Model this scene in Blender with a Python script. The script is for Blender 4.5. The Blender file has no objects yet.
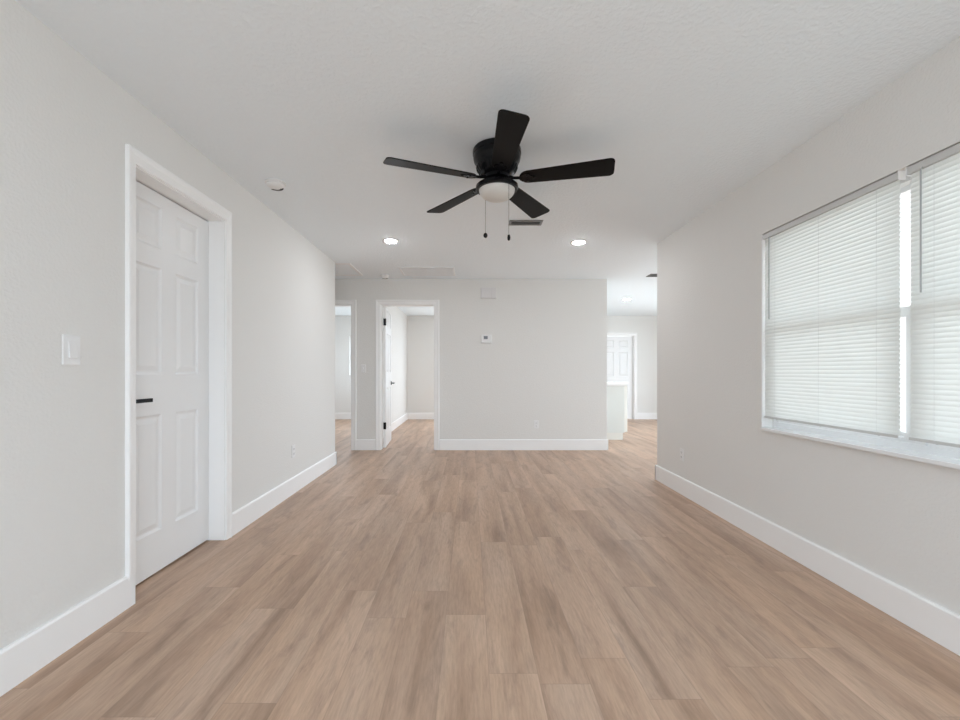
import bpy, bmesh, math, random
from mathutils import Vector, Matrix

random.seed(4)
S = bpy.context.scene
COL = S.collection
PI = math.pi

# ------------------------------------------------------------------ camera, sky, exposure
cam_d = bpy.data.cameras.new('camera')
cam = bpy.data.objects.new('camera', cam_d)
COL.objects.link(cam)
cam.location = (0, 0, 1.113)
cam.rotation_euler = (PI / 2, 0, 0)
cam_d.sensor_width = 36
cam_d.lens = 16.0
cam_d.shift_x = 10 / 960
cam_d.shift_y = 12 / 960
cam_d.clip_start = 0.02
S.camera = cam

S.view_settings.view_transform = 'Standard'
S.view_settings.look = 'None'
S.view_settings.gamma = 1
S.view_settings.use_curve_mapping = False
S.view_settings.exposure = 0.0
S.cycles.use_denoising = True
S.cycles.max_bounces = 14
S.cycles.diffuse_bounces = 10
S.cycles.transparent_max_bounces = 12
S.cycles.sample_clamp_indirect = 6

SKY = 6.2          # overcast daylight outside
world = bpy.data.worlds.new('daylight')
S.world = world
world.use_nodes = True
nt = world.node_tree
nt.nodes.clear()
w_out = nt.nodes.new('ShaderNodeOutputWorld')
w_bg = nt.nodes.new('ShaderNodeBackground')
w_tc = nt.nodes.new('ShaderNodeTexCoord')
w_sep = nt.nodes.new('ShaderNodeSeparateXYZ')
w_ramp = nt.nodes.new('ShaderNodeValToRGB')
w_map = nt.nodes.new('ShaderNodeMapRange')
w_map.inputs[1].default_value = -1
w_map.inputs[2].default_value = 1
nt.links.new(w_tc.outputs['Generated'], w_sep.inputs[0])
nt.links.new(w_sep.outputs[2], w_map.inputs[0])
nt.links.new(w_map.outputs[0], w_ramp.inputs[0])
e = w_ramp.color_ramp.elements
e[0].position = 0.46
e[0].color = (0.46, 0.50, 0.52, 1)
e[1].position = 0.53
e[1].color = (0.78, 0.895, 1.0, 1)
nt.links.new(w_ramp.outputs[0], w_bg.inputs[0])
w_bg.inputs[1].default_value = SKY
nt.links.new(w_bg.outputs[0], w_out.inputs[0])


def portal(name, loc, rot, sx, sy):
    """guides the daylight sampling through an opening of the house; gives no light of its own"""
    d = bpy.data.lights.new(name, 'AREA')
    d.shape = 'RECTANGLE'
    d.size, d.size_y = sx, sy
    d.cycles.is_portal = True
    o = bpy.data.objects.new(name, d)
    COL.objects.link(o)
    o.location, o.rotation_euler = loc, rot
    return o


portal('daylight_rear', (0.475, -1.74, 1.405), (PI / 2, 0, 0), 2.8, 1.95)
portal('daylight_window', (2.12, 1.9, 1.39), (0, PI / 2, 0), 1.3, 1.9)
portal('daylight_kitchen', (4.98, 6.63, 1.15), (0, PI / 2, 0), 2.3, 4.3)
portal('daylight_bedroom', (-2.2, 10.2, 1.5), (-PI / 2, 0, 0), 1.3, 0.95)
portal('daylight_bedroom_side', (-3.75, 8.3, 1.5), (0, -PI / 2, 0), 1.2, 1.8)
portal('daylight_bedroom_rear', (0.58, 10.22, 1.22), (-PI / 2, 0, 0), 2.45, 2.15)


def fill_light(name, x, y, watts):  # unseen fill light under the ceiling, added only to brighten a bedroom
    d = bpy.data.lights.new(name, 'AREA')
    d.shape = 'DISK'
    d.size = 0.30
    d.energy = watts
    d.color = (0.93, 0.96, 1.0)
    o = bpy.data.objects.new(name, d)
    COL.objects.link(o)
    o.location = (x, y, 2.42)
    return o


fill_light('bedroom_fill_light', 0.1, 8.2, 15)
fill_light('bedroom_fill_light', -2.5, 8.2, 9)


# ------------------------------------------------------------------ materials
def mat(name, color, rough=0.5, metal=0.0, spec=0.5, bump=None, emit=None, **kw):
    m = bpy.data.materials.new(name)
    m.use_nodes = True
    n = m.node_tree
    b = n.nodes['Principled BSDF']
    b.inputs['Base Color'].default_value = (*color, 1)
    b.inputs['Roughness'].default_value = rough
    b.inputs['Metallic'].default_value = metal
    b.inputs['Specular IOR Level'].default_value = spec
    if emit:
        b.inputs['Emission Color'].default_value = (*emit[0], 1)
        b.inputs['Emission Strength'].default_value = emit[1]
    if bump:
        scale, strength, dist, detail = bump
        tc = n.nodes.new('ShaderNodeTexCoord')
        no = n.nodes.new('ShaderNodeTexNoise')
        no.inputs['Scale'].default_value = scale
        no.inputs['Detail'].default_value = detail
        bp = n.nodes.new('ShaderNodeBump')
        bp.inputs['Strength'].default_value = strength
        bp.inputs['Distance'].default_value = dist
        n.links.new(tc.outputs['Object'], no.inputs['Vector'])
        if kw.get('flat'):
            r = n.nodes.new('ShaderNodeValToRGB')
            r.color_ramp.elements[0].position = 0.42
            r.color_ramp.elements[1].position = 0.62
            n.links.new(no.outputs[0], r.inputs[0])
            n.links.new(r.outputs[0], bp.inputs['Height'])
        else:
            n.links.new(no.outputs[0], bp.inputs['Height'])
        n.links.new(bp.outputs[0], b.inputs['Normal'])
    return m


M_WALL = mat('wall_paint', (0.786, 0.780, 0.763), 0.65, spec=0.3, bump=(75, 0.22, 0.003, 3), flat=True)
M_CEIL = mat('ceiling_paint', (0.875, 0.93, 0.97), 0.9, spec=0.1, bump=(48, 0.30, 0.004, 4), flat=True)
M_TRIM = mat('trim_paint', (0.925, 0.925, 0.925), 0.32, spec=0.45)
M_DOOR = mat('door_paint', (0.86, 0.865, 0.87), 0.35, spec=0.45)
M_BLACK = mat('black_metal', (0.004, 0.004, 0.005), 0.25, spec=0.2)
M_BLADE = mat('black_blade', (0.004, 0.0037, 0.004), 0.5, spec=0.14, bump=(90, 0.1, 0.001, 2))
M_CHAIN = mat('chain_metal', (0.22, 0.21, 0.20), 0.35, metal=0.8)
M_PLAST = mat('white_plastic', (0.82, 0.82, 0.82), 0.35)
M_BEIGE = mat('chime_plastic', (0.74, 0.73, 0.73), 0.5)
M_SLOT = mat('dark_slot', (0.03, 0.03, 0.03), 0.6)
M_SCREEN = mat('grey_screen', (0.10, 0.10, 0.12), 0.2)
M_DUCT = mat('duct_metal', (0.10, 0.10, 0.10), 0.6)
M_VENT = mat('vent_metal', (0.22, 0.22, 0.22), 0.45, metal=0.3)
M_VWHITE = mat('vent_paint', (0.88, 0.89, 0.90), 0.5)
M_LENS = mat('lit_lens', (1, 1, 1), 0.5, emit=((0.95, 0.97, 1.0), 165.0))
M_CAB = mat('cabinet_paint', (0.70, 0.72, 0.69), 0.4)
M_CREAM = mat('cabinet_cream', (0.76, 0.75, 0.70), 0.4)
M_TOP = mat('white_stone', (0.88, 0.88, 0.87), 0.25, bump=(6, 0.02, 0.001, 2))
M_SILL = mat('sill_stone', (0.86, 0.87, 0.88), 0.25)
M_FRAME = mat('window_vinyl', (0.86, 0.87, 0.88), 0.35)
M_RAIL = mat('blind_rail_metal', (0.62, 0.62, 0.61), 0.4)
M_WAND = mat('wand_plastic', (0.42, 0.43, 0.43), 0.25)
M_DARK = mat('void_dark', (0.05, 0.05, 0.05), 0.9)


def glass_mat():
    m = bpy.data.materials.new('window_glass')
    m.use_nodes = True
    n = m.node_tree
    n.nodes.clear()
    o = n.nodes.new('ShaderNodeOutputMaterial')
    mx = n.nodes.new('ShaderNodeMixShader')
    mx.inputs[0].default_value = 0.06
    t = n.nodes.new('ShaderNodeBsdfTransparent')
    g = n.nodes.new('ShaderNodeBsdfGlossy')
    g.inputs['Roughness'].default_value = 0.02
    n.links.new(t.outputs[0], mx.inputs[1])
    n.links.new(g.outputs[0], mx.inputs[2])
    n.links.new(mx.outputs[0], o.inputs[0])
    return m


def translucent_mat(name, col, tcol, fac):
    m = bpy.data.materials.new(name)
    m.use_nodes = True
    n = m.node_tree
    b = n.nodes['Principled BSDF']
    o = n.nodes['Material Output']
    b.inputs['Base Color'].default_value = (*col, 1)
    b.inputs['Roughness'].default_value = 0.4
    t = n.nodes.new('ShaderNodeBsdfTranslucent')
    t.inputs[0].default_value = (*tcol, 1)
    mx = n.nodes.new('ShaderNodeMixShader')
    mx.inputs[0].default_value = fac
    n.links.new(b.outputs[0], mx.inputs[1])
    n.links.new(t.outputs[0], mx.inputs[2])
    n.links.new(mx.outputs[0], o.inputs[0])
    return m


M_GLASS = glass_mat()
M_SLAT = translucent_mat('blind_slat', (0.86, 0.87, 0.86), (0.95, 0.96, 0.94), 0.42)
M_GLOBE = translucent_mat('frosted_glass', (0.90, 0.89, 0.86), (0.9, 0.88, 0.85), 0.35)


def floor_mat():
    """vinyl oak planks 0.18 m wide, running along Y, random end joints"""
    m = bpy.data.materials.new('oak_plank_floor')
    m.use_nodes = True
    n = m.node_tree
    L = n.links.new
    b = n.nodes['Principled BSDF']

    def N(t, **k):
        x = n.nodes.new(t)
        for a, v in k.items():
            setattr(x, a, v)
        return x

    def math_(op, a, c=None, d=None):
        x = N('ShaderNodeMath', operation=op)
        for i, v in enumerate((a, c, d)):
            if v is None:
                continue
            if isinstance(v, (int, float)):
                x.inputs[i].default_value = v
            else:
                L(v, x.inputs[i])
        return x.outputs[0]

    W, LEN = 0.18, 1.22
    tc = N('ShaderNodeTexCoord')
    sp = N('ShaderNodeSeparateXYZ')
    L(tc.outputs['Object'], sp.inputs[0])
    x, y = sp.outputs[0], sp.outputs[1]
    u = math_('DIVIDE', math_('ADD', x, 20 * W + 0.11), W)
    iu = math_('FLOOR', u)
    fu = math_('FRACT', u)
    wn1 = N('ShaderNodeTexWhiteNoise', noise_dimensions='1D')
    L(iu, wn1.inputs['W'])
    v = math_('ADD', math_('DIVIDE', math_('ADD', y, 20), LEN), wn1.outputs['Value'])
    iv = math_('FLOOR', v)
    fv = math_('FRACT', v)
    idv = N('ShaderNodeCombineXYZ')
    L(iu, idv.inputs[0])
    L(iv, idv.inputs[1])
    wn2 = N('ShaderNodeTexWhiteNoise', noise_dimensions='2D')
    L(idv.outputs[0], wn2.inputs['Vector'])
    rnd = wn2.outputs['Value']
    rcol = N('ShaderNodeSeparateColor')
    L(wn2.outputs['Color'], rcol.inputs[0])
    # grain coordinates: per-plank shift
    gx = math_('ADD', x, math_('MULTIPLY', rnd, 37.0))
    gy = math_('ADD', math_('MULTIPLY', y, 0.10), math_('MULTIPLY', rcol.outputs[1], 53.0))
    gv = N('ShaderNodeCombineXYZ')
    L(gx, gv.inputs[0])
    L(gy, gv.inputs[1])

    def noise(vec, scale, detail, rough=0.5, dist=0.0):
        t = N('ShaderNodeTexNoise')
        t.inputs['Scale'].default_value = scale
        t.inputs['Detail'].default_value = detail
        t.inputs['Roughness'].default_value = rough
        t.inputs['Distortion'].default_value = dist
        L(vec, t.inputs['Vector'])
        return t.outputs[0]

    def ramp(f, stops):
        r = N('ShaderNodeValToRGB')
        el = r.color_ramp.elements
        while len(el) < len(stops):
            el.new(0.5)
        for q, (p, c) in zip(el, stops):
            q.position = p
            q.color = (*c, 1)
        L(f, r.inputs[0])
        return r.outputs[0]

    def mix(kind, f, a, c):
        q = N('ShaderNodeMix', data_type='RGBA', blend_type=kind)
        if isinstance(f, (int, float)):
            q.inputs[0].default_value = f
        else:
            L(f, q.inputs[0])
        for s_, v_ in ((6, a), (7, c)):
            if isinstance(v_, tuple):
                q.inputs[s_].default_value = (*v_, 1)
            else:
                L(v_, q.inputs[s_])
        return q.outputs[2]

    broad = noise(gv.outputs[0], 7.5, 4, 0.5, 0.5)      # wide cloudy streaks
    fine = noise(gv.outputs[0], 110, 3, 0.6, 0.2)       # fine grain
    gy2 = math_('ADD', math_('MULTIPLY', y, 0.20), math_('MULTIPLY', rcol.outputs[2], 71.0))
    gv2 = N('ShaderNodeCombineXYZ')
    L(gx, gv2.inputs[0])
    L(gy2, gv2.inputs[1])
    knot = noise(gv2.outputs[0], 13, 5, 0.68, 0.7)        # darker cathedral patches
    base = ramp(broad, [(0.26, (0.330, 0.212, 0.143)), (0.46, (0.475, 0.323, 0.227)), (0.70, (0.600, 0.426, 0.313))])
    dark = ramp(knot, [(0.52, (0, 0, 0)), (0.72, (1, 1, 1))])
    c1 = mix('MIX', math_('MULTIPLY', dark, 0.45), base, (0.205, 0.138, 0.103))
    fr = ramp(fine, [(0.3, (0.86, 0.855, 0.85)), (0.62, (1.04, 1.04, 1.04))])
    c2 = mix('MULTIPLY', 1.0, c1, fr)
    tone = ramp(rnd, [(0.0, (0.965, 0.955, 0.95)), (0.5, (1.0, 1.0, 1.0)), (1.0, (1.03, 1.03, 1.03))])
    c3 = mix('MULTIPLY', 1.0, c2, tone)
    hue = noise(gv2.outputs[0], 3.0, 2, 0.5, 0.3)       # some lengths of board redder, some greyer
    c3 = mix('MULTIPLY', 1.0, c3, ramp(hue, [(0.35, (0.99, 1.005, 1.03)), (0.65, (1.02, 0.99, 0.96))]))
    # seams
    du = math_('MULTIPLY', math_('MINIMUM', fu, math_('SUBTRACT', 1.0, fu)), W)
    dv = math_('MULTIPLY', math_('MINIMUM', fv, math_('SUBTRACT', 1.0, fv)), LEN)
    d = math_('MINIMUM', du, dv)
    seam = N('ShaderNodeMapRange')
    seam.inputs[1].default_value = 0.0008
    seam.inputs[2].default_value = 0.0026
    seam.inputs[3].default_value = 0.22
    seam.inputs[4].default_value = 0.0
    L(d, seam.inputs[0])
    c4 = mix('MIX', seam.outputs[0], c3, (0.14, 0.095, 0.07))
    L(c4, b.inputs['Base Color'])
    b.inputs['Roughness'].default_value = 0.44
    b.inputs['Specular IOR Level'].default_value = 0.6
    bp = N('ShaderNodeBump')
    bp.inputs['Strength'].default_value = 0.12
    bp.inputs['Distance'].default_value = 0.002
    L(fine, bp.inputs['Height'])
    L(bp.outputs[0], b.inputs['Normal'])
    return m


M_FLOOR = floor_mat()


# ------------------------------------------------------------------ mesh helpers
class MB:
    def __init__(self):
        self.bm = bmesh.new()

    def box(self, x0, x1, y0, y1, z0, z1):
        vs = [self.bm.verts.new((x, y, z)) for x in (x0, x1) for y in (y0, y1) for z in (z0, z1)]
        for f in ((0, 1, 3, 2), (4, 6, 7, 5), (0, 4, 5, 1), (2, 3, 7, 6), (0, 2, 6, 4), (1, 5, 7, 3)):
            self.bm.faces.new([vs[i] for i in f])
        return self

    def lathe(self, prof, c=(0, 0, 0), n=40, axis='z'):
        """prof: list of (radius, height)"""
        rings = []
        for r, h in prof:
            ring = []
            for k in range(n):
                a = 2 * PI * k / n
                p = (r * math.cos(a), r * math.sin(a), h)
                if axis == 'x':
                    p = (h, p[0], p[1])
                elif axis == 'y':
                    p = (p[0], h, p[1])
                ring.append(self.bm.verts.new((p[0] + c[0], p[1] + c[1], p[2] + c[2])))
            rings.append(ring)
        for a, b in zip(rings, rings[1:]):
            for k in range(n):
                self.bm.faces.new((a[k], a[(k + 1) % n], b[(k + 1) % n], b[k]))
        for ring in (rings[0], rings[-1]):
            self.bm.faces.new(ring)
        return self

    def tube(self, p0, p1, r, n=8):
        p0, p1 = Vector(p0), Vector(p1)
        q = (p1 - p0).to_track_quat('Z', 'Y')
        rings = []
        for p in (p0, p1):
            rings.append([self.bm.verts.new(p + q @ Vector((r * math.cos(2 * PI * k / n), r * math.sin(2 * PI * k / n), 0))) for k in range(n)])
        for k in range(n):
            self.bm.faces.new((rings[0][k], rings[0][(k + 1) % n], rings[1][(k + 1) % n], rings[1][k]))
        self.bm.faces.new(rings[0])
        self.bm.faces.new(rings[1])
        return self

    def prism(self, pts, z0, z1):
        a = [self.bm.verts.new((x, y, z0)) for x, y in pts]
        b = [self.bm.verts.new((x, y, z1)) for x, y in pts]
        k = len(pts)
        for i in range(k):
            self.bm.faces.new((a[i], a[(i + 1) % k], b[(i + 1) % k], b[i]))
        self.bm.faces.new(a)
        self.bm.faces.new(b)
        return self

    def casing(self, u0, u1, zt, fn, prof, head=1.0):
        """mitred casing around an opening; fn(u, z, h) gives the point, prof = (distance out, height off wall)"""
        rows = []
        for d, h in prof:
            rows.append([self.bm.verts.new(fn(*p, h)) for p in ((u0 - d, 0), (u0 - d, zt + d * head), (u1 + d, zt + d * head), (u1 + d, 0))])
        for a, b in zip(rows, rows[1:]):
            for k in range(3):
                self.bm.faces.new((a[k], a[k + 1], b[k + 1], b[k]))
        for k in range(3):
            self.bm.faces.new((rows[-1][k], rows[-1][k + 1], rows[0][k + 1], rows[0][k]))
        self.bm.faces.new([r[0] for r in rows])
        self.bm.faces.new([r[3] for r in rows])
        return self

    def xf(self, m):
        self.bm.transform(m)
        return self


WORLD = {}


def obj(name, mb, m, parent=None, bevel=0, smooth=False, seg=2):
    me = bpy.data.meshes.new(name)
    bmesh.ops.recalc_face_normals(mb.bm, faces=mb.bm.faces)
    if parent is not None:
        mb.bm.transform(Matrix.Translation(-WORLD[parent.name]))
    mb.bm.to_mesh(me)
    mb.bm.free()
    o = bpy.data.objects.new(name, me)
    COL.objects.link(o)
    me.materials.append(m)
    WORLD[o.name] = Vector((0, 0, 0))
    if parent is not None:
        o.parent = parent
        WORLD[o.name] = WORLD[parent.name].copy()
    if smooth:
        for p in me.polygons:
            p.use_smooth = True
        me.set_sharp_from_angle(angle=math.radians(smooth if smooth is not True else 35))
    if bevel:
        b = o.modifiers.new('edge', 'BEVEL')
        b.width = bevel
        b.segments = seg
        b.limit_method = 'ANGLE'
    return o


def tag(o, label, cat, group=None, kind=None):
    o['label'] = label
    o['category'] = cat
    if group:
        o['group'] = group
    if kind:
        o['kind'] = kind
    return o


def thing(name, loc, label, cat, group=None, kind=None):
    o = bpy.data.objects.new(name, None)
    COL.objects.link(o)
    o.location = loc
    o.empty_display_size = 0.05
    WORLD[o.name] = Vector(loc)
    return tag(o, label, cat, group, kind)


def copy_tree(o, parent=None):
    c = o.copy()
    COL.objects.link(c)
    c.parent = parent
    for ch in list(o.children):
        copy_tree(ch, c)
    return c


def struct(name, mb, m, label, cat, bevel=0, smooth=False):
    return tag(obj(name, mb, m, bevel=bevel, smooth=smooth), label, cat, kind='structure')


# ------------------------------------------------------------------ room numbers (metres; camera at the origin, looking along +Y)
H = 2.44
XL, XR = -1.625, 1.935          # side walls of the living room
YLE, YRE = 5.14, 4.41           # where the side walls stop
YB = 6.09                       # back wall
XBE = 1.954                     # free end of the back wall
YF = 10.05                      # far walls of the rooms beyond
XO, XK = -3.6, 4.85             # outer walls
YN = -1.6                       # wall behind the camera


def wall_boxes(mb, axis, lo, hi, a0, a1, holes, z1=H):
    """wall slab with holes; axis = 'x' (wall normal along x, runs along y) or 'y'"""
    def b(p, q, z0_, z1_):
        if q - p < 1e-6 or z1_ - z0_ < 1e-6:
            return
        if axis == 'x':
            mb.box(lo, hi, p, q, z0_, z1_)
        else:
            mb.box(p, q, lo, hi, z0_, z1_)
    cur = a0
    for (p, q, zb, zt) in sorted(holes):
        b(cur, p, 0, z1)
        b(p, q, 0, zb)
        b(p, q, zt, z1)
        cur = q
    b(cur, a1, 0, z1)
    return mb


J = 0.018                                   # jamb thickness
D1 = (2.068, 2.822, 2.110)                  # closed door, side wall: y0, y1, head
D2 = (-1.269, -0.513, 2.065)                # open door, back wall: x0, x1, head
D4 = (-2.46, -1.697, 2.065)                 # doorless opening in the back wall
D3 = (3.07, 3.86, 1.965)                    # closed door, far kitchen wall
WIN = (0.98, 2.83, 0.753, 2.025)            # big window y0, y1, sill, head

struct('floor', MB().box(XO, XK + 0.1, YN - 0.1, YF + 0.2, -0.08, 0), M_FLOOR, 'oak plank vinyl floor running through every room', 'floor')
struct('ceiling', MB().box(XO - 0.1, XK + 0.1, YN - 0.1, YF + 0.2, H, H + 0.1), M_CEIL, 'flat textured white ceiling over every room', 'ceiling')

struct('wall_left', wall_boxes(MB(), 'x', XL - 0.12, XL, YN, YLE, [(D1[0] - J, D1[1] + J, 0, D1[2] + J)]), M_WALL,
       'pale grey textured wall with the closed six panel door', 'wall')
struct('wall_right', wall_boxes(MB(), 'x', XR, XR + 0.17, YN, YRE, [(WIN[0], WIN[1], WIN[2] - 0.022, WIN[3])]), M_WALL,
       'pale grey textured wall around the blind covered window', 'wall')
struct('wall_back', wall_boxes(MB(), 'y', YB, YB + 0.12, XO, XBE,
                               [(D4[0] - J, D4[1] + J, 0, D4[2] + J), (D2[0] - J, D2[1] + J, 0, D2[2] + J)]), M_WALL,
       'pale wall facing the camera, with thermostat and two doorways', 'wall')
struct('wall_far', wall_boxes(MB(), 'y', YF, YF + 0.15, XO, XK, [(-2.836, -1.75, 1.04, 1.95), (-0.6, 1.75, 0.2, 2.25), (D3[0] - J, D3[1] + J, 0, D3[2] + J)]), M_WALL,
       'pale end wall of the bedrooms and the kitchen', 'wall')
struct('wall_bedroom_partition', MB().box(-1.60, -1.478, YB + 0.12, YF, 0, H), M_WALL, 'pale wall seen inside the open doorway behind the door leaf', 'wall')
struct('wall_kitchen_side', MB().box(1.834, 1.954, YB + 0.12, YF, 0, H), M_WALL, 'wall between bedroom and kitchen', 'wall')
struct('wall_hall_side', MB().box(XO, XL - 0.12, YLE - 0.12, YLE, 0, H), M_WALL, 'near wall of the side hallway', 'wall')
struct('wall_outer_left', wall_boxes(MB(), 'x', XO - 0.1, XO, YN, YF, [(7.4, 9.2, 0.9, 2.05)]), M_WALL, 'outer wall of the house beyond the hallway', 'wall')
struct('wall_kitchen_outer', wall_boxes(MB(), 'x', XK, XK + 0.1, YRE - 0.12, YF, [(4.55, 8.7, 0.05, 2.25)]), M_WALL, 'outer kitchen wall', 'wall')
struct('wall_kitchen_front', MB().box(XR + 0.17, XK, YRE - 0.12, YRE, 0, H), M_WALL, 'front kitchen wall', 'wall')
struct('wall_rear', wall_boxes(MB(), 'y', YN - 0.1, YN, XO, XR + 0.17, [(-0.9, 1.85, 0.45, 2.36)]), M_WALL, 'wall behind the camera with a wide opening added to let in daylight', 'wall')  # opening placed and sized for the daylight fill it gives

# ---- baseboards
BT, BH = 0.016, 0.152


def base_x(x, sgn, y0, y1):
    """board on a wall whose face is at x, standing out in direction sgn"""
    m = MB()
    p = [(0, 0), (BT, 0), (BT, BH - 0.008), (BT - 0.006, BH), (0, BH)]
    a = [m.bm.verts.new((x + sgn * u, y0, z)) for u, z in p]
    b = [m.bm.verts.new((x + sgn * u, y1, z)) for u, z in p]
    for i in range(5):
        m.bm.faces.new((a[i], a[(i + 1) % 5], b[(i + 1) % 5], b[i]))
    m.bm.faces.new(a)
    m.bm.faces.new(b)
    return m


def base_y(y, sgn, x0, x1):
    m = base_x(0, sgn, x0, x1)
    m.xf(Matrix(((0, 1, 0, 0), (1, 0, 0, y), (0, 0, 1, 0), (0, 0, 0, 1))))
    return m


CW = 0.058                                  # casing width
struct('baseboard_left', base_x(XL, 1, YN, D1[0] - 0.016), M_TRIM, 'white baseboard on the near side of the closed door', 'baseboard')
struct('baseboard_left_far', base_x(XL, 1, D1[1] + CW + 0.006, YLE + BT), M_TRIM, 'white baseboard between closed door and hallway corner', 'baseboard')
struct('baseboard_right', base_x(XR, -1, YN, YRE + BT), M_TRIM, 'white baseboard under the blind covered window', 'baseboard')
struct('baseboard_right_end', base_y(YRE, 1, XR - BT, XK), M_TRIM, 'white baseboard round the corner into the kitchen', 'baseboard')
struct('baseboard_back', base_y(YB, -1, D2[1] + CW * 1.3 + 0.004, XBE + BT), M_TRIM, 'white baseboard under thermostat on the wall facing the camera', 'baseboard')
struct('baseboard_back_end', base_x(XBE, 1, YB - BT, YF), M_TRIM, 'white baseboard round the free end of the thermostat wall', 'baseboard')
struct('baseboard_pier', base_y(YB, -1, D4[1] + 0.004, D2[0] - 0.004), M_TRIM, 'short white baseboard on the pier between the two doorways', 'baseboard')
struct('baseboard_hall', base_y(YLE, 1, XO, XL + BT), M_TRIM, 'white baseboard in the side hallway', 'baseboard')
struct('baseboard_bedroom', base_y(YF, -1, XO, -1.60), M_TRIM, 'white baseboard at the end of the room through the narrow doorway', 'baseboard')
struct('baseboard_bedroom_side', base_x(-1.478, 1, YB + 0.12, YF), M_TRIM, 'white baseboard along the bedroom wall behind the open door', 'baseboard')
struct('baseboard_bedroom_far', base_y(YF, -1, -1.478, 1.834), M_TRIM, 'white baseboard across the end of the room behind the open door', 'baseboard')
struct('baseboard_kitchen_far', base_y(YF, -1, D3[1] + CW + 0.006, XK), M_TRIM, 'white baseboard beside the far kitchen door', 'baseboard')

# ---- door casings and jambs
PROF = [(0.006, 0.0), (0.006, 0.011), (0.012, 0.014), (0.034, 0.0155), (0.044, 0.020), (CW - 0.004, 0.021), (CW, 0.018), (CW, 0.0)]


def jamb(mb, u0, u1, zt, fn2):
    """three boards lining the hole through the wall; fn2(u0,u1,z0,z1) adds one board"""
    fn2(u0 - J, u0, 0, zt + J)
    fn2(u1, u1 + J, 0, zt + J)
    fn2(u0, u1, zt, zt + J)


m = MB().casing(D1[0], D1[1], D1[2], lambda u, z, h: (XL + h, u, z), PROF, 1.35)
# the near upright of the casing ends on top of the baseboard that runs past it
jamb(m, D1[0], D1[1], D1[2], lambda a, b, c, d: m.box(XL - 0.119, XL + 0.001, a, b, c, d))
m.box(XL - 0.085, XL - 0.070, D1[0], D1[0] + 0.001, 0, D1[2])
for v in m.bm.verts:
    if v.co.z < 0.001 and v.co.x > XL + 0.002 and v.co.y < D1[0]:
        v.co.z = BH
struct('trim_1', m, M_TRIM, 'white casing and deep jamb around the closed six panel door', 'door casing', bevel=0.0012)

m = MB().casing(D2[0], D2[1], D2[2], lambda u, z, h: (u, YB - h, z), [(d * 1.3, h) for d, h in PROF])
jamb(m, D2[0], D2[1], D2[2], lambda a, b, c, d: m.box(a, b, YB - 0.001, YB + 0.121, c, d))
struct('trim_2', m, M_TRIM, 'white casing around the doorway with the open door', 'door casing', bevel=0.0012)
m = MB().casing(D4[0], D4[1], D4[2], lambda u, z, h: (u, YB - h, z), [(d * 1.3, h) for d, h in PROF])
jamb(m, D4[0], D4[1], D4[2], lambda a, b, c, d: m.box(a, b, YB - 0.001, YB + 0.121, c, d))
struct('trim_3', m, M_TRIM, 'white casing of the half hidden doorway at the hallway corner', 'door casing', bevel=0.0012)
m = MB().casing(D3[0], D3[1], D3[2], lambda u, z, h: (u, YF - h, z), [(d * 1.25, h) for d, h in PROF])
jamb(m, D3[0], D3[1], D3[2], lambda a, b, c, d: m.box(a, b, YF - 0.001, YF + 0.15, c, d))
struct('trim_4', m, M_TRIM, 'white casing around the far kitchen door', 'door casing', bevel=0.0012)


# ---- six panel doors.  local frame: u 0..w along the leaf, y thickness, z up
def leaf(w, h, t, z0, rows=None):
    mb = MB()
    bm = mb.bm
    k = w / 0.765
    us = [0, .112 * k, .325 * k, .440 * k, .653 * k, w]
    vs = rows or [0, .226, .868, 1.09, 1.68, 1.787, 2.017, h]
    fronts = []
    grid = {}
    for s in (0, 1):
        for i, u in enumerate(us):
            for j, v in enumerate(vs):
                grid[s, i, j] = bm.verts.new((u, t * (s - 0.5), z0 + v))
    nu, nv = len(us), len(vs)
    for s in (0, 1):
        for i in range(nu - 1):
            for j in range(nv - 1):
                q = [grid[s, i, j], grid[s, i + 1, j], grid[s, i + 1, j + 1], grid[s, i, j + 1]]
                if s:
                    q.reverse()
                f = bm.faces.new(q)
                if i in (1, 3) and j in (1, 3, 5):
                    fronts.append(f)
    for i in range(nu - 1):
        bm.faces.new((grid[0, i, 0], grid[1, i, 0], grid[1, i + 1, 0], grid[0, i + 1, 0]))
        bm.faces.new((grid[0, i, nv - 1], grid[0, i + 1, nv - 1], grid[1, i + 1, nv - 1], grid[1, i, nv - 1]))
    for j in range(nv - 1):
        bm.faces.new((grid[0, 0, j], grid[0, 0, j + 1], grid[1, 0, j + 1], grid[1, 0, j]))
        bm.faces.new((grid[0, nu - 1, j], grid[1, nu - 1, j], grid[1, nu - 1, j + 1], grid[0, nu - 1, j + 1]))
    bmesh.ops.recalc_face_normals(bm, faces=bm.faces)
    for th, dp in ((0.003, -0.003), (0.009, -0.006), (0.010, 0.0), (0.020, 0.006), (0.004, 0.0015)):
        bmesh.ops.inset_individual(bm, faces=fronts, thickness=th, depth=dp, use_even_offset=True)
    return mb


def lever(mb, c, nrm, along):
    """square rose and flat bar lever; nrm = outward axis, along = lever direction"""
    nrm, along = Vector(nrm), Vector(along)
    up = Vector((0, 0, 1))
    c = Vector(c)

    def blk(o, a, b_, d):
        ps = []
        for sa in a:
            for sb in b_:
                for sd in d:
                    ps.append(mb.bm.verts.new(o + along * sa + up * sb + nrm * sd))
        for f in ((0, 1, 3, 2), (4, 6, 7, 5), (0, 4, 5, 1), (2, 3, 7, 6), (0, 2, 6, 4), (1, 5, 7, 3)):
            mb.bm.faces.new([ps[i] for i in f])
    blk(c, (-0.03, 0.03), (-0.03, 0.03), (0, 0.008))
    blk(c, (-0.009, 0.009), (-0.009, 0.009), (0.008, 0.05))
    blk(c, (-0.012, 0.115), (-0.010, 0.010), (0.043, 0.055))
    return mb


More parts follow.
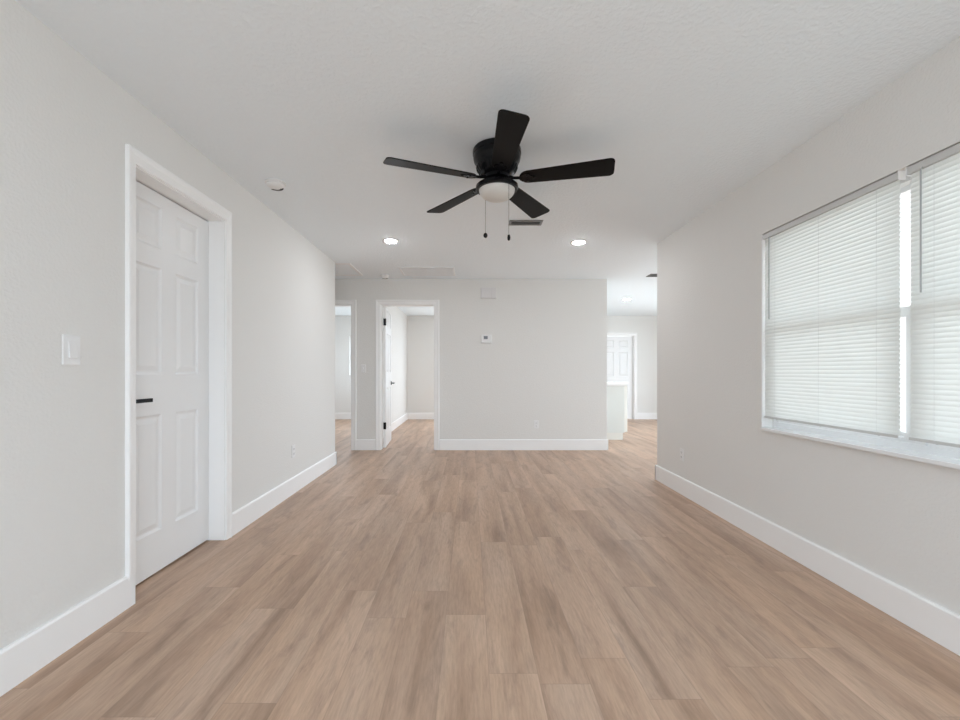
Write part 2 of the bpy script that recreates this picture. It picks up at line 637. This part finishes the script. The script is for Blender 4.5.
# door_1: closed, face recessed behind the wall surface
t = thing('door_1', (XL - 0.10, D1[0], 0), 'white six panel door closed in the side wall, black lever', 'door', kind='structure')
W1 = D1[1] - D1[0] - 0.005
mb = leaf(W1, 2.093, 0.035, 0.010)
# u -> +Y, outward face (towards +X) at XL-0.102
mb.xf(Matrix(((0, -1, 0, XL - 0.102 - 0.0175), (1, 0, 0, D1[0] + 0.0025), (0, 0, 1, 0), (0, 0, 0, 1))))
lf = obj('panel_leaf', mb, M_DOOR, t, bevel=0.001)
hd = obj('door_handle', lever(MB(), (XL - 0.102, D1[0] + 0.068, 0.965), (1, 0, 0), (0, 1, 0)), M_BLACK, lf, bevel=0.0015)
hd['label'] = 'black bar lever'
# door stop strips on the jamb
mb = MB().box(XL - 0.119, XL - 0.138, D1[0] - 0.02, D1[0] + 0.012, 0, D1[2])
obj('stop_strip', mb, M_TRIM, t)

# door_2: open into the bedroom, hinged at the jamb
t = thing('door_2', (D2[0] + 0.004, YB + 0.10, 0), 'white panel door standing open in the middle doorway, black hinges', 'door', kind='structure')
ang = math.radians(94)
T2 = Matrix.Translation((D2[0] + 0.006, YB + 0.112, 0)) @ Matrix.Rotation(ang, 4, 'Z') @ Matrix.Translation((0, -0.0185, 0))
lf = obj('panel_leaf', leaf(0.75, 2.045, 0.035, 0.012).xf(T2), M_DOOR, t, bevel=0.001)
hm = MB()
lever(hm, (0.68, -0.0175, 0.935), (0, -1, 0), (-1, 0, 0))
lever(hm, (0.68, 0.0175, 0.935), (0, 1, 0), (-1, 0, 0))
hd = obj('door_handle', hm.xf(T2), M_BLACK, lf, bevel=0.0015)
hd['label'] = 'black bar lever'
for z in (0.33, 1.84):
    hb = MB().box(-0.0025, 0.0, -0.016, 0.014, z - 0.05, z + 0.05)
    hb.tube((-0.004, -0.020, z - 0.05), (-0.004, -0.020, z + 0.05), 0.006)
    h_ = obj('hinge', hb.xf(T2), M_BLACK, lf)
    h_['label'] = 'black hinge'

# door_3: closed at the far end of the kitchen
t = thing('door_3', (D3[0], YF + 0.08, 0), 'white six panel door closed at the far end of the kitchen', 'door', kind='structure')
mb = leaf(D3[1] - D3[0] - 0.006, D3[2] - 0.014, 0.04, 0.008, rows=[0, .22, .80, 1.0, 1.58, 1.68, 1.86, D3[2] - 0.014])
mb.xf(Matrix.Translation((D3[0] + 0.003, YF + 0.09, 0)))
lf = obj('panel_leaf', mb, M_DOOR, t)
hd = obj('door_handle', lever(MB(), (D3[0] + 0.06, YF + 0.07, 0.96), (0, -1, 0), (-1, 0, 0)), M_BLACK, lf)

# ------------------------------------------------------------------ windows
y0, y1, zs, zh = WIN
ym = 1.905
t = thing('window_1', (XR + 0.12, ym, zs), 'white twin window with lowered blinds and a stone sill', 'window', kind='structure')
fx0, fx1 = XR + 0.075, XR + 0.150
fr = MB()
FW = 0.035
fr.box(fx0, fx1, y0, y1, zs, zs + FW).box(fx0, fx1, y0, y1, zh - FW, zh)
for a in (y0, y1 - FW):
    fr.box(fx0, fx1, a, a + FW, zs + FW, zh - FW)
fr.box(fx0, fx1, ym - 0.022, ym + 0.022, zs + FW, zh - FW)
obj('window_frame', fr, M_FRAME, t, bevel=0.002)
zm = 1.395
for a, b in ((y0 + FW, ym - 0.022), (ym + 0.022, y1 - FW)):
    up = MB()
    up.box(fx1 - 0.03, fx1 - 0.005, a, b, zm - 0.02, zm + 0.025).box(fx1 - 0.03, fx1 - 0.005, a, b, zh - FW - 0.025, zh - FW)
    up.box(fx1 - 0.03, fx1 - 0.005, a, a + 0.025, zm + 0.025, zh - FW - 0.025).box(fx1 - 0.03, fx1 - 0.005, b - 0.025, b, zm + 0.025, zh - FW - 0.025)
    s = obj('upper_sash', up, M_FRAME, t)
    obj('pane', MB().box(fx1 - 0.02, fx1 - 0.016, a + 0.02, b - 0.02, zm, zh - FW - 0.02), M_GLASS, s)
    lo = MB()
    lo.box(fx0 + 0.008, fx0 + 0.036, a, b, zm - 0.025, zm + 0.022).box(fx0 + 0.008, fx0 + 0.036, a, b, zs + FW, zs + FW + 0.045)
    lo.box(fx0 + 0.008, fx0 + 0.036, a, a + 0.05, zs + FW + 0.045, zm - 0.025).box(fx0 + 0.008, fx0 + 0.036, b - 0.05, b, zs + FW + 0.045, zm - 0.025)
    s = obj('lower_sash', lo, M_FRAME, t, bevel=0.002)
    obj('pane', MB().box(fx0 + 0.020, fx0 + 0.024, a + 0.045, b - 0.045, zs + FW + 0.04, zm - 0.02), M_GLASS, s)
sl = MB().box(XR - 0.030, fx0 + 0.005, y0 - 0.01, y1 - 0.03, zs - 0.0215, zs)
sl.box(XR + 0.001, fx0 + 0.005, y1 - 0.03, y1 - 0.0005, zs - 0.0215, zs)
o = obj('window_sill', sl, M_SILL, t, bevel=0.005, seg=3)
o['label'] = 'white polished sill'


def simple_window(name, axis, pos, a0, a1, z0, z1, label):
    tt = thing(name, (pos, (a0 + a1) / 2, z0) if axis == 'x' else ((a0 + a1) / 2, pos, z0), label, 'window', kind='structure')

    def add(mb, p, q, c, d, t0, t1):
        return mb.box(pos + t0, pos + t1, p, q, c, d) if axis == 'x' else mb.box(p, q, pos + t0, pos + t1, c, d)
    f = MB()
    g = 0.035
    for (p, q, c, d) in ((a0, a1, z0, z0 + g), (a0, a1, z1 - g, z1), (a0, a0 + g, z0 + g, z1 - g), (a1 - g, a1, z0 + g, z1 - g),
                         (a0 + g, a1 - g, (z0 + z1) / 2 - 0.02, (z0 + z1) / 2 + 0.02)):
        add(f, p, q, c, d, -0.03, 0.03)
    obj('window_frame', f, M_FRAME, tt)
    obj('pane', add(MB(), a0 + g, a1 - g, z0 + g, z1 - g, -0.002, 0.002), M_GLASS, tt)
    return tt


simple_window('window_2', 'y', YF + 0.10, -2.836, -1.75, 1.04, 1.95, 'bright bedroom window glimpsed through the narrow doorway')
simple_window('window_3', 'y', YF + 0.10, -0.6, 1.75, 0.2, 2.25, 'unseen window added in the end wall of the second bedroom for daylight')  # out of view, put here only to bring daylight into this bedroom
simple_window('window_4', 'x', XO - 0.05, 7.4, 9.2, 0.9, 2.05, 'unseen side window added to light the first bedroom')  # never visible, added to brighten the first bedroom
simple_window('window_5', 'x', XK + 0.05, 4.55, 8.7, 0.05, 2.25, 'unseen wide window in the outer kitchen wall, sized for daylight')  # unseen; size set by how much daylight should come in


# ---- horizontal blinds
def make_blind(ya, yb, wand_y, label):
    xc = XR + 0.019
    tt = thing('window_blind', (xc, (ya + yb) / 2, zh - 0.002), label, 'window blind', 'white horizontal blinds on the big window')
    hr = MB()
    z1_ = zh - 0.006
    z0_ = z1_ - 0.030
    hr.box(xc - 0.014, xc + 0.014, ya, yb, z0_, z0_ + 0.0015)
    hr.box(xc - 0.0145, xc - 0.0125, ya, yb, z0_, z1_)
    hr.box(xc + 0.0125, xc + 0.0145, ya, yb, z0_, z1_)
    hr.box(xc - 0.0125, xc + 0.0125, ya, ya + 0.002, z0_, z1_).box(xc - 0.0125, xc + 0.0125, yb - 0.002, yb, z0_, z1_)
    hr.box(xc - 0.0165, xc - 0.0145, ya, yb, z1_ - 0.004, z1_)
    o_ = obj('headrail', hr, M_RAIL, tt)
    for q in (ya - 0.004, yb + 0.001):
        obj('bracket', MB().box(xc - 0.018, xc + 0.016, q, q + 0.003, z0_ - 0.006, zh - 0.001), M_PLAST, o_)
    zb = 0.812                               # underside of the bottom rail
    n = 53
    top = z0_ - 0.010
    pitch = (top - (zb + 0.023)) / n
    sm = MB()
    tilt = math.radians(70)
    half, crown, th = 0.0140, 0.0028, 0.0005
    for k in range(n + 1):
        zc = top - k * pitch
        prof = []
        for s_ in (1, -1):
            pts = []
            for q in range(7):
                a = -1 + q / 3
                pts.append((a * half, crown * (1 - a * a) + s_ * th / 2))
            prof += pts if s_ == 1 else pts[::-1]
        ring0, ring1 = [], []
        for a, h in prof:
            # a runs from the room edge (negative, low) to the window edge (high)
            x_ = xc + a * math.cos(tilt) - h * math.sin(tilt)
            z_ = zc + a * math.sin(tilt) + h * math.cos(tilt)
            ring0.append(sm.bm.verts.new((x_, ya + 0.004, z_)))
            ring1.append(sm.bm.verts.new((x_, yb - 0.004, z_)))
        c_ = len(prof)
        for i in range(c_):
            sm.bm.faces.new((ring0[i], ring0[(i + 1) % c_], ring1[(i + 1) % c_], ring1[i]))
        sm.bm.faces.new(ring0)
        sm.bm.faces.new(ring1)
    obj('slats', sm, M_SLAT, tt, smooth=50)
    br = obj('bottom_rail', MB().box(xc - 0.012, xc + 0.012, ya + 0.003, yb - 0.003, zb, zb + 0.013), M_RAIL, tt, bevel=0.002)
    w_ = yb - ya
    cm = MB()
    for f in (0.12, 0.5, 0.88):
        yy = ya + f * w_
        for dx in (-0.0125, 0.0125):
            cm.tube((xc + dx, yy, zb + 0.01), (xc + dx, yy, z0_), 0.0006, 6)
        obj('rail_button', MB().lathe([(0.004, zb - 0.003), (0.005, zb - 0.001), (0.005, zb + 0.001)], (xc, yy, 0), 12), M_RAIL, br)
    obj('ladder_cord', cm, M_PLAST, tt)
    wd = MB().tube((xc - 0.0215, wand_y, z0_ - 0.005), (xc - 0.0215, wand_y, z0_ - 0.535), 0.0035, 6)
    wd.tube((xc - 0.0215, wand_y, z0_ - 0.005), (xc - 0.013, wand_y, z0_ + 0.004), 0.002, 6)
    obj('tilt_wand', wd, M_WAND, tt)
    return tt


make_blind(1.932, 2.825, 2.758, 'white horizontal blind seen whole, hanging in the window half nearer the kitchen')
make_blind(0.995, 1.893, 1.829, 'white horizontal blind cut off by the photo edge, in the window half nearer the camera')

# ------------------------------------------------------------------ ceiling fan
FC = Vector((0.161, 2.553, H))
fan = thing('ceiling_fan', FC, 'black five blade ceiling fan with frosted light bowl and two pull chains', 'ceiling fan')
c = FC
mb = MB().lathe([(0.118, 0.0), (0.142, -0.001), (0.144, -0.006), (0.144, -0.030), (0.141, -0.034), (0.141, -0.050), (0.137, -0.068), (0.128, -0.085),
                 (0.124, -0.095), (0.124, -0.102), (0.117, -0.120), (0.100, -0.142), (0.080, -0.155), (0.05, -0.158)], c, 56)
hs = obj('motor_housing', mb, M_BLACK, fan, smooth=30)
mb = MB()
for k in range(28):                         # cooling slots cut as short ribs round the lower bowl
    a = 2 * PI * k / 28
    p = [Vector((r * math.cos(a), r * math.sin(a), z)) + c for r, z in ((0.1245, -0.104), (0.1185, -0.120), (0.1035, -0.140))]
    mb.tube(p[0], p[1], 0.0022, 6).tube(p[1], p[2], 0.0022, 6)
obj('vent_ribs', mb, M_BLACK, hs)
mb = MB().lathe([(0.06, -0.150), (0.078, -0.158), (0.078, -0.176), (0.062, -0.186), (0.052, -0.192), (0.052, -0.205), (0.03, -0.206)], c, 40)
obj('hub', mb, M_BLACK, fan, smooth=30)
mb = MB().lathe([(0.05, -0.203), (0.095, -0.204), (0.117, -0.209), (0.126, -0.217), (0.127, -0.232), (0.122, -0.240), (0.108, -0.241), (0.108, -0.232)], c, 56)
obj('light_ring', mb, M_BLACK, fan, smooth=30)
prof = [(0.107, -0.236)]
for k in range(0, 13):
    a = k / 12 * PI / 2
    prof.append((max(0.1065 * math.cos(a), 0.002), -0.243 - 0.058 * math.sin(a)))
obj('glass_bowl', MB().lathe(prof, c, 56), M_GLOBE, fan, smooth=60)


def blade_outline():
    """rounded root, straight sides widening a little, rounded corners at the tip"""
    r0, r1 = 0.135, 0.669
    w0, w1 = 0.054, 0.073
    pts = []
    for k in range(13):                     # root: half ellipse
        a = PI / 2 + PI * k / 12
        pts.append((r0 + 0.055 + 0.055 * math.cos(a), w0 * math.sin(a)))
    cr = 0.028
    for k in range(7):
        a = -PI / 2 + PI / 2 * k / 6
        pts.append((r1 - cr + cr * math.cos(a), -w1 + cr + cr * math.sin(a)))
    for k in range(7):
        a = PI / 2 * k / 6
        pts.append((r1 - cr + cr * math.cos(a), w1 - cr + cr * math.sin(a)))
    return pts


PITCH = Matrix.Rotation(math.radians(-12), 4, 'X')
bz = -0.180
mb = MB().prism(blade_outline(), -0.003, 0.003).xf(PITCH)
mb.xf(Matrix.Translation(FC + Vector((0, 0, bz))))
blade = obj('blade', mb, M_BLADE, fan, bevel=0.0015)
iron = MB()
# arm from the hub, ending in a trefoil plate screwed under the blade
iron.tube((0.070, 0, 0.012), (0.105, 0, 0.002), 0.009).tube((0.105, 0, 0.002), (0.150, 0, -0.002), 0.009)
pl = MB().prism([(0.135, -0.012), (0.150, -0.030), (0.175, -0.038), (0.196, -0.030), (0.200, -0.014), (0.222, -0.010), (0.232, 0),
                 (0.222, 0.010), (0.200, 0.014), (0.196, 0.030), (0.175, 0.038), (0.150, 0.030), (0.135, 0.012)], -0.0075, -0.003)
for sx, sy in ((0.180, -0.024), (0.180, 0.024), (0.220, 0)):
    pl.lathe([(0.006, -0.0075), (0.006, -0.010), (0.003, -0.0115)], (sx, sy, 0), 12)
pl.xf(PITCH)
tmp = bpy.data.meshes.new('tmp')
pl.bm.to_mesh(tmp)
iron.bm.from_mesh(tmp)
bpy.data.meshes.remove(tmp)
iron.xf(Matrix.Translation(FC + Vector((0, 0, bz))))
obj('blade_iron', iron, M_BLACK, blade, smooth=30)
# the blade meshes were made around the fan centre at ceiling height: rotate about it
angs = [273.2 - 72 * k for k in range(5)]
for k, a in enumerate(angs):
    b_ = blade if k == 0 else copy_tree(blade, fan)
    b_.rotation_euler = (0, 0, math.radians(a))

for (dx, dy, ztop, zend) in ((-0.0655, 0.088, -0.236, -0.470), (0.063, -0.092, -0.236, -0.535)):
    ch = MB()
    p = FC + Vector((dx, dy, 0))
    ch.tube(p + Vector((0, 0, ztop)), p + Vector((0, 0, zend)), 0.0012, 6)
    zz = ztop - 0.004
    while zz > zend:
        ch.lathe([(0.0004, zz - 0.0017), (0.0018, zz), (0.0004, zz + 0.0017)], p, 6)
        zz -= 0.0075
    cc = obj('pull_chain', ch, M_CHAIN, fan)
    kn = MB()
    if dx < 0:
        kn.lathe([(0.002, zend + 0.004), (0.008, zend + 0.001), (0.0125, zend - 0.008), (0.013, zend - 0.014), (0.010, zend - 0.023), (0.003, zend - 0.027)], p, 20)
    else:
        kn.lathe([(0.002, zend + 0.001), (0.007, zend - 0.002), (0.009, zend - 0.016), (0.0075, zend - 0.030), (0.003, zend - 0.034)], p, 20)
    k_ = obj('pull_knob', kn, M_BLACK, cc, smooth=50)
    k_['label'] = 'round black knob' if dx < 0 else 'barrel shaped black knob'

# ------------------------------------------------------------------ ceiling fittings
def downlight(x, y, label):
    tt = thing('recessed_light', (x, y, H), label, 'recessed light', 'recessed ceiling lights')
    p = Vector((x, y, H))
    obj('trim_ring', MB().lathe([(0.060, -0.0005), (0.060, -0.006), (0.075, -0.006), (0.082, -0.003), (0.083, 0.0)], p, 40), M_PLAST, tt, smooth=40)
    obj('lens', MB().lathe([(0.0595, -0.001), (0.0595, -0.006), (0.054, -0.0095), (0.040, -0.013), (0.020, -0.0145), (0.004, -0.015)], p, 40), M_LENS, tt)  # bulge added so the lit disc looks as tall as its glow
    return tt


downlight(-0.80, 4.31, 'lit recessed light between the fan and the open doorway')
downlight(1.11, 4.36, 'lit recessed light between the fan and the window wall corner')
downlight(2.86, 7.78, 'lit recessed light over the kitchen cabinets, beyond the thermostat wall')


def detector(x, y, r, label):
    tt = thing('smoke_detector', (x, y, H), label, 'smoke detector', 'smoke detectors on the ceiling')
    p = Vector((x, y, H))
    obj('base_plate', MB().lathe([(r * 0.9, 0), (r, -0.002), (r, -0.010), (r * 0.8, -0.011)], p, 40), M_PLAST, tt, smooth=40)
    obj('cover', MB().lathe([(r * 0.80, -0.010), (r * 0.80, -0.017), (r * 0.86, -0.018), (r * 0.84, -0.026), (r * 0.62, -0.037), (r * 0.3, -0.040)], p, 40), M_PLAST, tt, smooth=30)
    mb = MB()
    for k in range(12):                     # curved sounder slot in the face, on the side away from the door
        a, b_ = math.radians(25 + k * 10), math.radians(35 + k * 10)
        mb.prism([(x + r * q * math.cos(g), y + r * q * math.sin(g)) for q, g in ((.44, a), (.76, a), (.76, b_), (.44, b_))], H - 0.0385, H - 0.0305)
    obj('sensor_slot', mb, M_SLOT, tt)
    return tt


detector(-1.361, 2.985, 0.068, 'round white smoke detector above the closed six panel door')
detector(-1.172, 5.86, 0.062, 'small round smoke detector above the open middle doorway')


def register(x0, x1, y0_, y1_, m_, label, group=None, name='ceiling_vent', n=6, lw=0.010, drop=0.010, tilt=28):
    tt = thing(name, ((x0 + x1) / 2, (y0_ + y1_) / 2, H), label, 'ceiling vent', group)
    f = MB()
    b = 0.022
    z0_, z1_ = H - drop, H
    f.box(x0, x1, y0_, y0_ + b, z0_, z1_).box(x0, x1, y1_ - b, y1_, z0_, z1_)
    f.box(x0, x0 + b, y0_ + b, y1_ - b, z0_, z1_).box(x1 - b, x1, y0_ + b, y1_ - b, z0_, z1_)
    obj('frame', f, m_, tt, bevel=0.003)
    s_ = MB()
    for k in range(n):
        yy = y0_ + b + (k + 0.5) * (y1_ - y0_ - 2 * b) / n
        q = MB().box(x0 + b, x1 - b, -lw, lw, -0.0008, 0.0008)
        q.xf(Matrix.Translation((0, yy, H - drop * 0.55)) @ Matrix.Rotation(math.radians(tilt), 4, 'X'))
        tm = bpy.data.meshes.new('t')
        q.bm.to_mesh(tm)
        q.bm.free()
        s_.bm.from_mesh(tm)
        bpy.data.meshes.remove(tm)
    obj('louvers', s_, m_, tt)
    return tt


v1 = register(0.345, 0.640, 3.72, 3.84, M_VENT, 'grey metal ceiling vent just past the fan blades', 'grey ceiling vents')
obj('duct_opening', MB().box(0.366, 0.619, 3.741, 3.819, H - 0.0015, H), M_DUCT, v1)
v2 = register(2.44, 2.74, 5.76, 5.92, M_VENT, 'grey metal ceiling vent at the kitchen entrance by the wall corner', 'grey ceiling vents')
obj('duct_opening', MB().box(2.461, 2.719, 5.781, 5.899, H - 0.0015, H), M_SLOT, v2)
v3 = register(-0.91, -0.20, 5.40, 5.86, M_VWHITE, 'wide white return grille on the ceiling over the thermostat wall', name='return_grille', n=26, lw=0.0076, drop=0.008, tilt=7)
obj('filter', MB().box(-0.888, -0.222, 5.422, 5.838, H - 0.0035, H - 0.001), M_VWHITE, v3)  # white backing added to lighten the gaps between the louvers

t = thing('attic_hatch', (-1.80, 5.53, H), 'white attic hatch with a raised frame, over the side hallway', 'attic hatch')
f = MB()
x0, x1, ya, yb = -2.14, -1.462, 5.20, 5.84
for (a, b_, c_, d_) in ((x0, x1, ya, ya + .035), (x0, x1, yb - .035, yb), (x0, x0 + .035, ya + .035, yb - .035), (x1 - .035, x1, ya + .035, yb - .035)):
    f.box(a, b_, c_, d_, H - 0.010, H)
obj('hatch_frame', f, M_VWHITE, t, bevel=0.002)
obj('hatch_panel', MB().box(x0 + .036, x1 - .036, ya + .036, yb - .036, H - 0.003, H), M_CEIL, t)


# ------------------------------------------------------------------ wall fittings.  local frame: x along wall, y out of the wall (towards -y), z up
def wall_xf(pos, facing):
    """facing: '+x', '-x' or '-y' = the way the plate looks"""
    rot = {'-y': 0, '+x': PI / 2, '-x': -PI / 2}[facing]
    return Matrix.Translation(pos) @ Matrix.Rotation(rot, 4, 'Z')


def outlet(pos, facing, label):
    X = wall_xf(pos, facing)
    tt = thing('wall_outlet', pos, label, 'wall outlet', 'white wall outlets')
    obj('cover_plate', MB().box(-.035, .035, -.006, 0, -.057, .057).xf(X), M_PLAST, tt, bevel=0.003)
    for z in (-.0205, .0205):
        r = obj('receptacle', MB().box(-.0165, .0165, -.0085, -.006, z - .0145, z + .0145).xf(X), M_PLAST, tt, bevel=0.002)
        s_ = MB()
        for sx in (-.0065, .0065):
            s_.box(sx - .0011, sx + .0011, -.0092, -.0084, z - .002, z + .006)
        s_.box(-.0022, .0022, -.0092, -.0084, z - .010, z - .0055)
        obj('contact_slots', s_.xf(X), M_SLOT, r)
    return tt


outlet((XL, 3.92, 0.385), '+x', 'white wall outlet between the closed door and the hallway corner')
outlet((XR, 3.89, 0.36), '-x', 'white wall outlet near the kitchen corner, beyond the window')
outlet((0.945, YB, 0.365), '-y', 'white wall outlet low under the thermostat wall, facing the camera')


def switch(pos, facing, label, w=0.078, h=0.122, paddle=True):
    X = wall_xf(pos, facing)
    tt = thing('light_switch', pos, label, 'light switch', 'white light switches')
    obj('cover_plate', MB().box(-w / 2, w / 2, -.007, 0, -h / 2, h / 2).xf(X), M_PLAST, tt, bevel=0.004, seg=3)
    if paddle:
        obj('surround', MB().box(-.019, .019, -.0095, -.007, -.036, .036).xf(X), M_PLAST, tt, bevel=0.0015)
        pm = MB()
        pts = [(-.0095, -.033), (-.0165, -.033), (-.0095, .033)]
        a = [pm.bm.verts.new((-.016, y_, z_)) for y_, z_ in pts]
        b_ = [pm.bm.verts.new((.016, y_, z_)) for y_, z_ in pts]
        for i in range(3):
            pm.bm.faces.new((a[i], a[(i + 1) % 3], b_[(i + 1) % 3], b_[i]))
        pm.bm.faces.new(a)
        pm.bm.faces.new(b_)
        obj('rocker', pm.xf(X), M_PLAST, tt)
    else:
        obj('toggle', MB().box(-.005, .005, -.018, -.007, -.004, .014).xf(X), M_PLAST, tt, bevel=0.001)
    for z in (-.048, .048):
        obj('screw', MB().lathe([(.003, -.0070), (.003, -.0082)], (0, 0, z), 10, 'y').xf(X), M_PLAST, tt)
    return tt


switch((XL, 1.735, 1.202), '+x', 'white rocker light switch beside the closed door')
switch((-1.52, YB, 1.16), '-y', 'small white light switch between the two doorways', 0.07, 0.115, False)

t = thing('thermostat', (0.235, YB, 1.583), 'white thermostat with small dark screen on the wall facing the camera', 'thermostat')
X = wall_xf((0.235, YB, 1.583), '-y')
obj('back_plate', MB().box(-.078, .078, -.006, 0, -.062, .062).xf(X), M_PLAST, t, bevel=0.003)
bd = obj('housing', MB().box(-.072, .072, -.030, -.006, -.056, .056).xf(X), M_PLAST, t, bevel=0.006, seg=3)
obj('screen', MB().box(-.040, .016, -.0315, -.030, -.004, .040).xf(X), M_SCREEN, t)
for z in (0.030, 0.005):
    obj('button', MB().box(.040, .058, -.033, -.030, z - .006, z + .006).xf(X), M_PLAST, t, bevel=0.001)

t = thing('door_chime', (0.262, YB, 2.235), 'pale door chime box high above the thermostat', 'door chime')
X = wall_xf((0.262, YB, 2.235), '-y')
obj('back_plate', MB().box(-.110, .110, -.010, 0, -.078, .078).xf(X), M_BEIGE, t, bevel=0.002)
obj('cover', MB().box(-.107, .036, -.046, -.010, -.075, .075).xf(X), M_BEIGE, t, bevel=0.005, seg=3)
obj('side_cover', MB().box(.0385, .107, -.044, -.010, -.075, .075).xf(X), M_BEIGE, t, bevel=0.005, seg=3)

# ------------------------------------------------------------------ kitchen peninsula
t = thing('kitchen_cabinet', (2.25, 7.45, 0), 'pale painted base cabinet end showing past the thermostat wall', 'kitchen cabinet', 'kitchen base cabinets')
obj('carcass', MB().box(1.975, 2.515, 7.02, 7.90, 0.105, 0.888), M_CAB, t)
obj('end_panel', MB().box(1.972, 2.533, 7.0, 7.02, 0.115, 0.888), M_CAB, t, bevel=0.002)
obj('toe_kick', MB().box(1.975, 2.508, 7.0, 7.90, 0, 0.115), M_CREAM, t)
for k in range(2):
    a = 7.03 + k * 0.435
    d_ = obj('cabinet_door', MB().box(2.515, 2.533, a, a + 0.43, 0.12, 0.88), M_CAB, t, bevel=0.002)
    obj('handle', MB().tube((2.552, a + 0.38, 0.66), (2.552, a + 0.38, 0.80), 0.005).tube((2.533, a + 0.38, 0.67), (2.552, a + 0.38, 0.67), 0.004)
        .tube((2.533, a + 0.38, 0.79), (2.552, a + 0.38, 0.79), 0.004), M_BLACK, d_)
t = thing('kitchen_cabinet', (2.45, 8.2, 0), 'cream base cabinet side peeking out behind the nearer cabinet end', 'kitchen cabinet', 'kitchen base cabinets')
obj('carcass', MB().box(1.975, 2.90, 7.922, 8.50, 0.10, 0.888), M_CREAM, t)
obj('side_panel', MB().box(1.975, 2.915, 7.905, 7.922, 0.0, 0.888), M_CREAM, t, bevel=0.002)
obj('toe_kick', MB().box(1.975, 2.86, 7.922, 8.46, 0, 0.10), M_CREAM, t)
wt = MB().prism([(1.972, 6.975), (2.575, 6.975), (2.575, 7.88), (2.945, 7.88), (2.945, 8.53), (1.972, 8.53)], 0.889, 0.929)
tag(obj('worktop', wt, M_TOP, bevel=0.003), 'white stone worktop lying over the kitchen base cabinets', 'worktop')
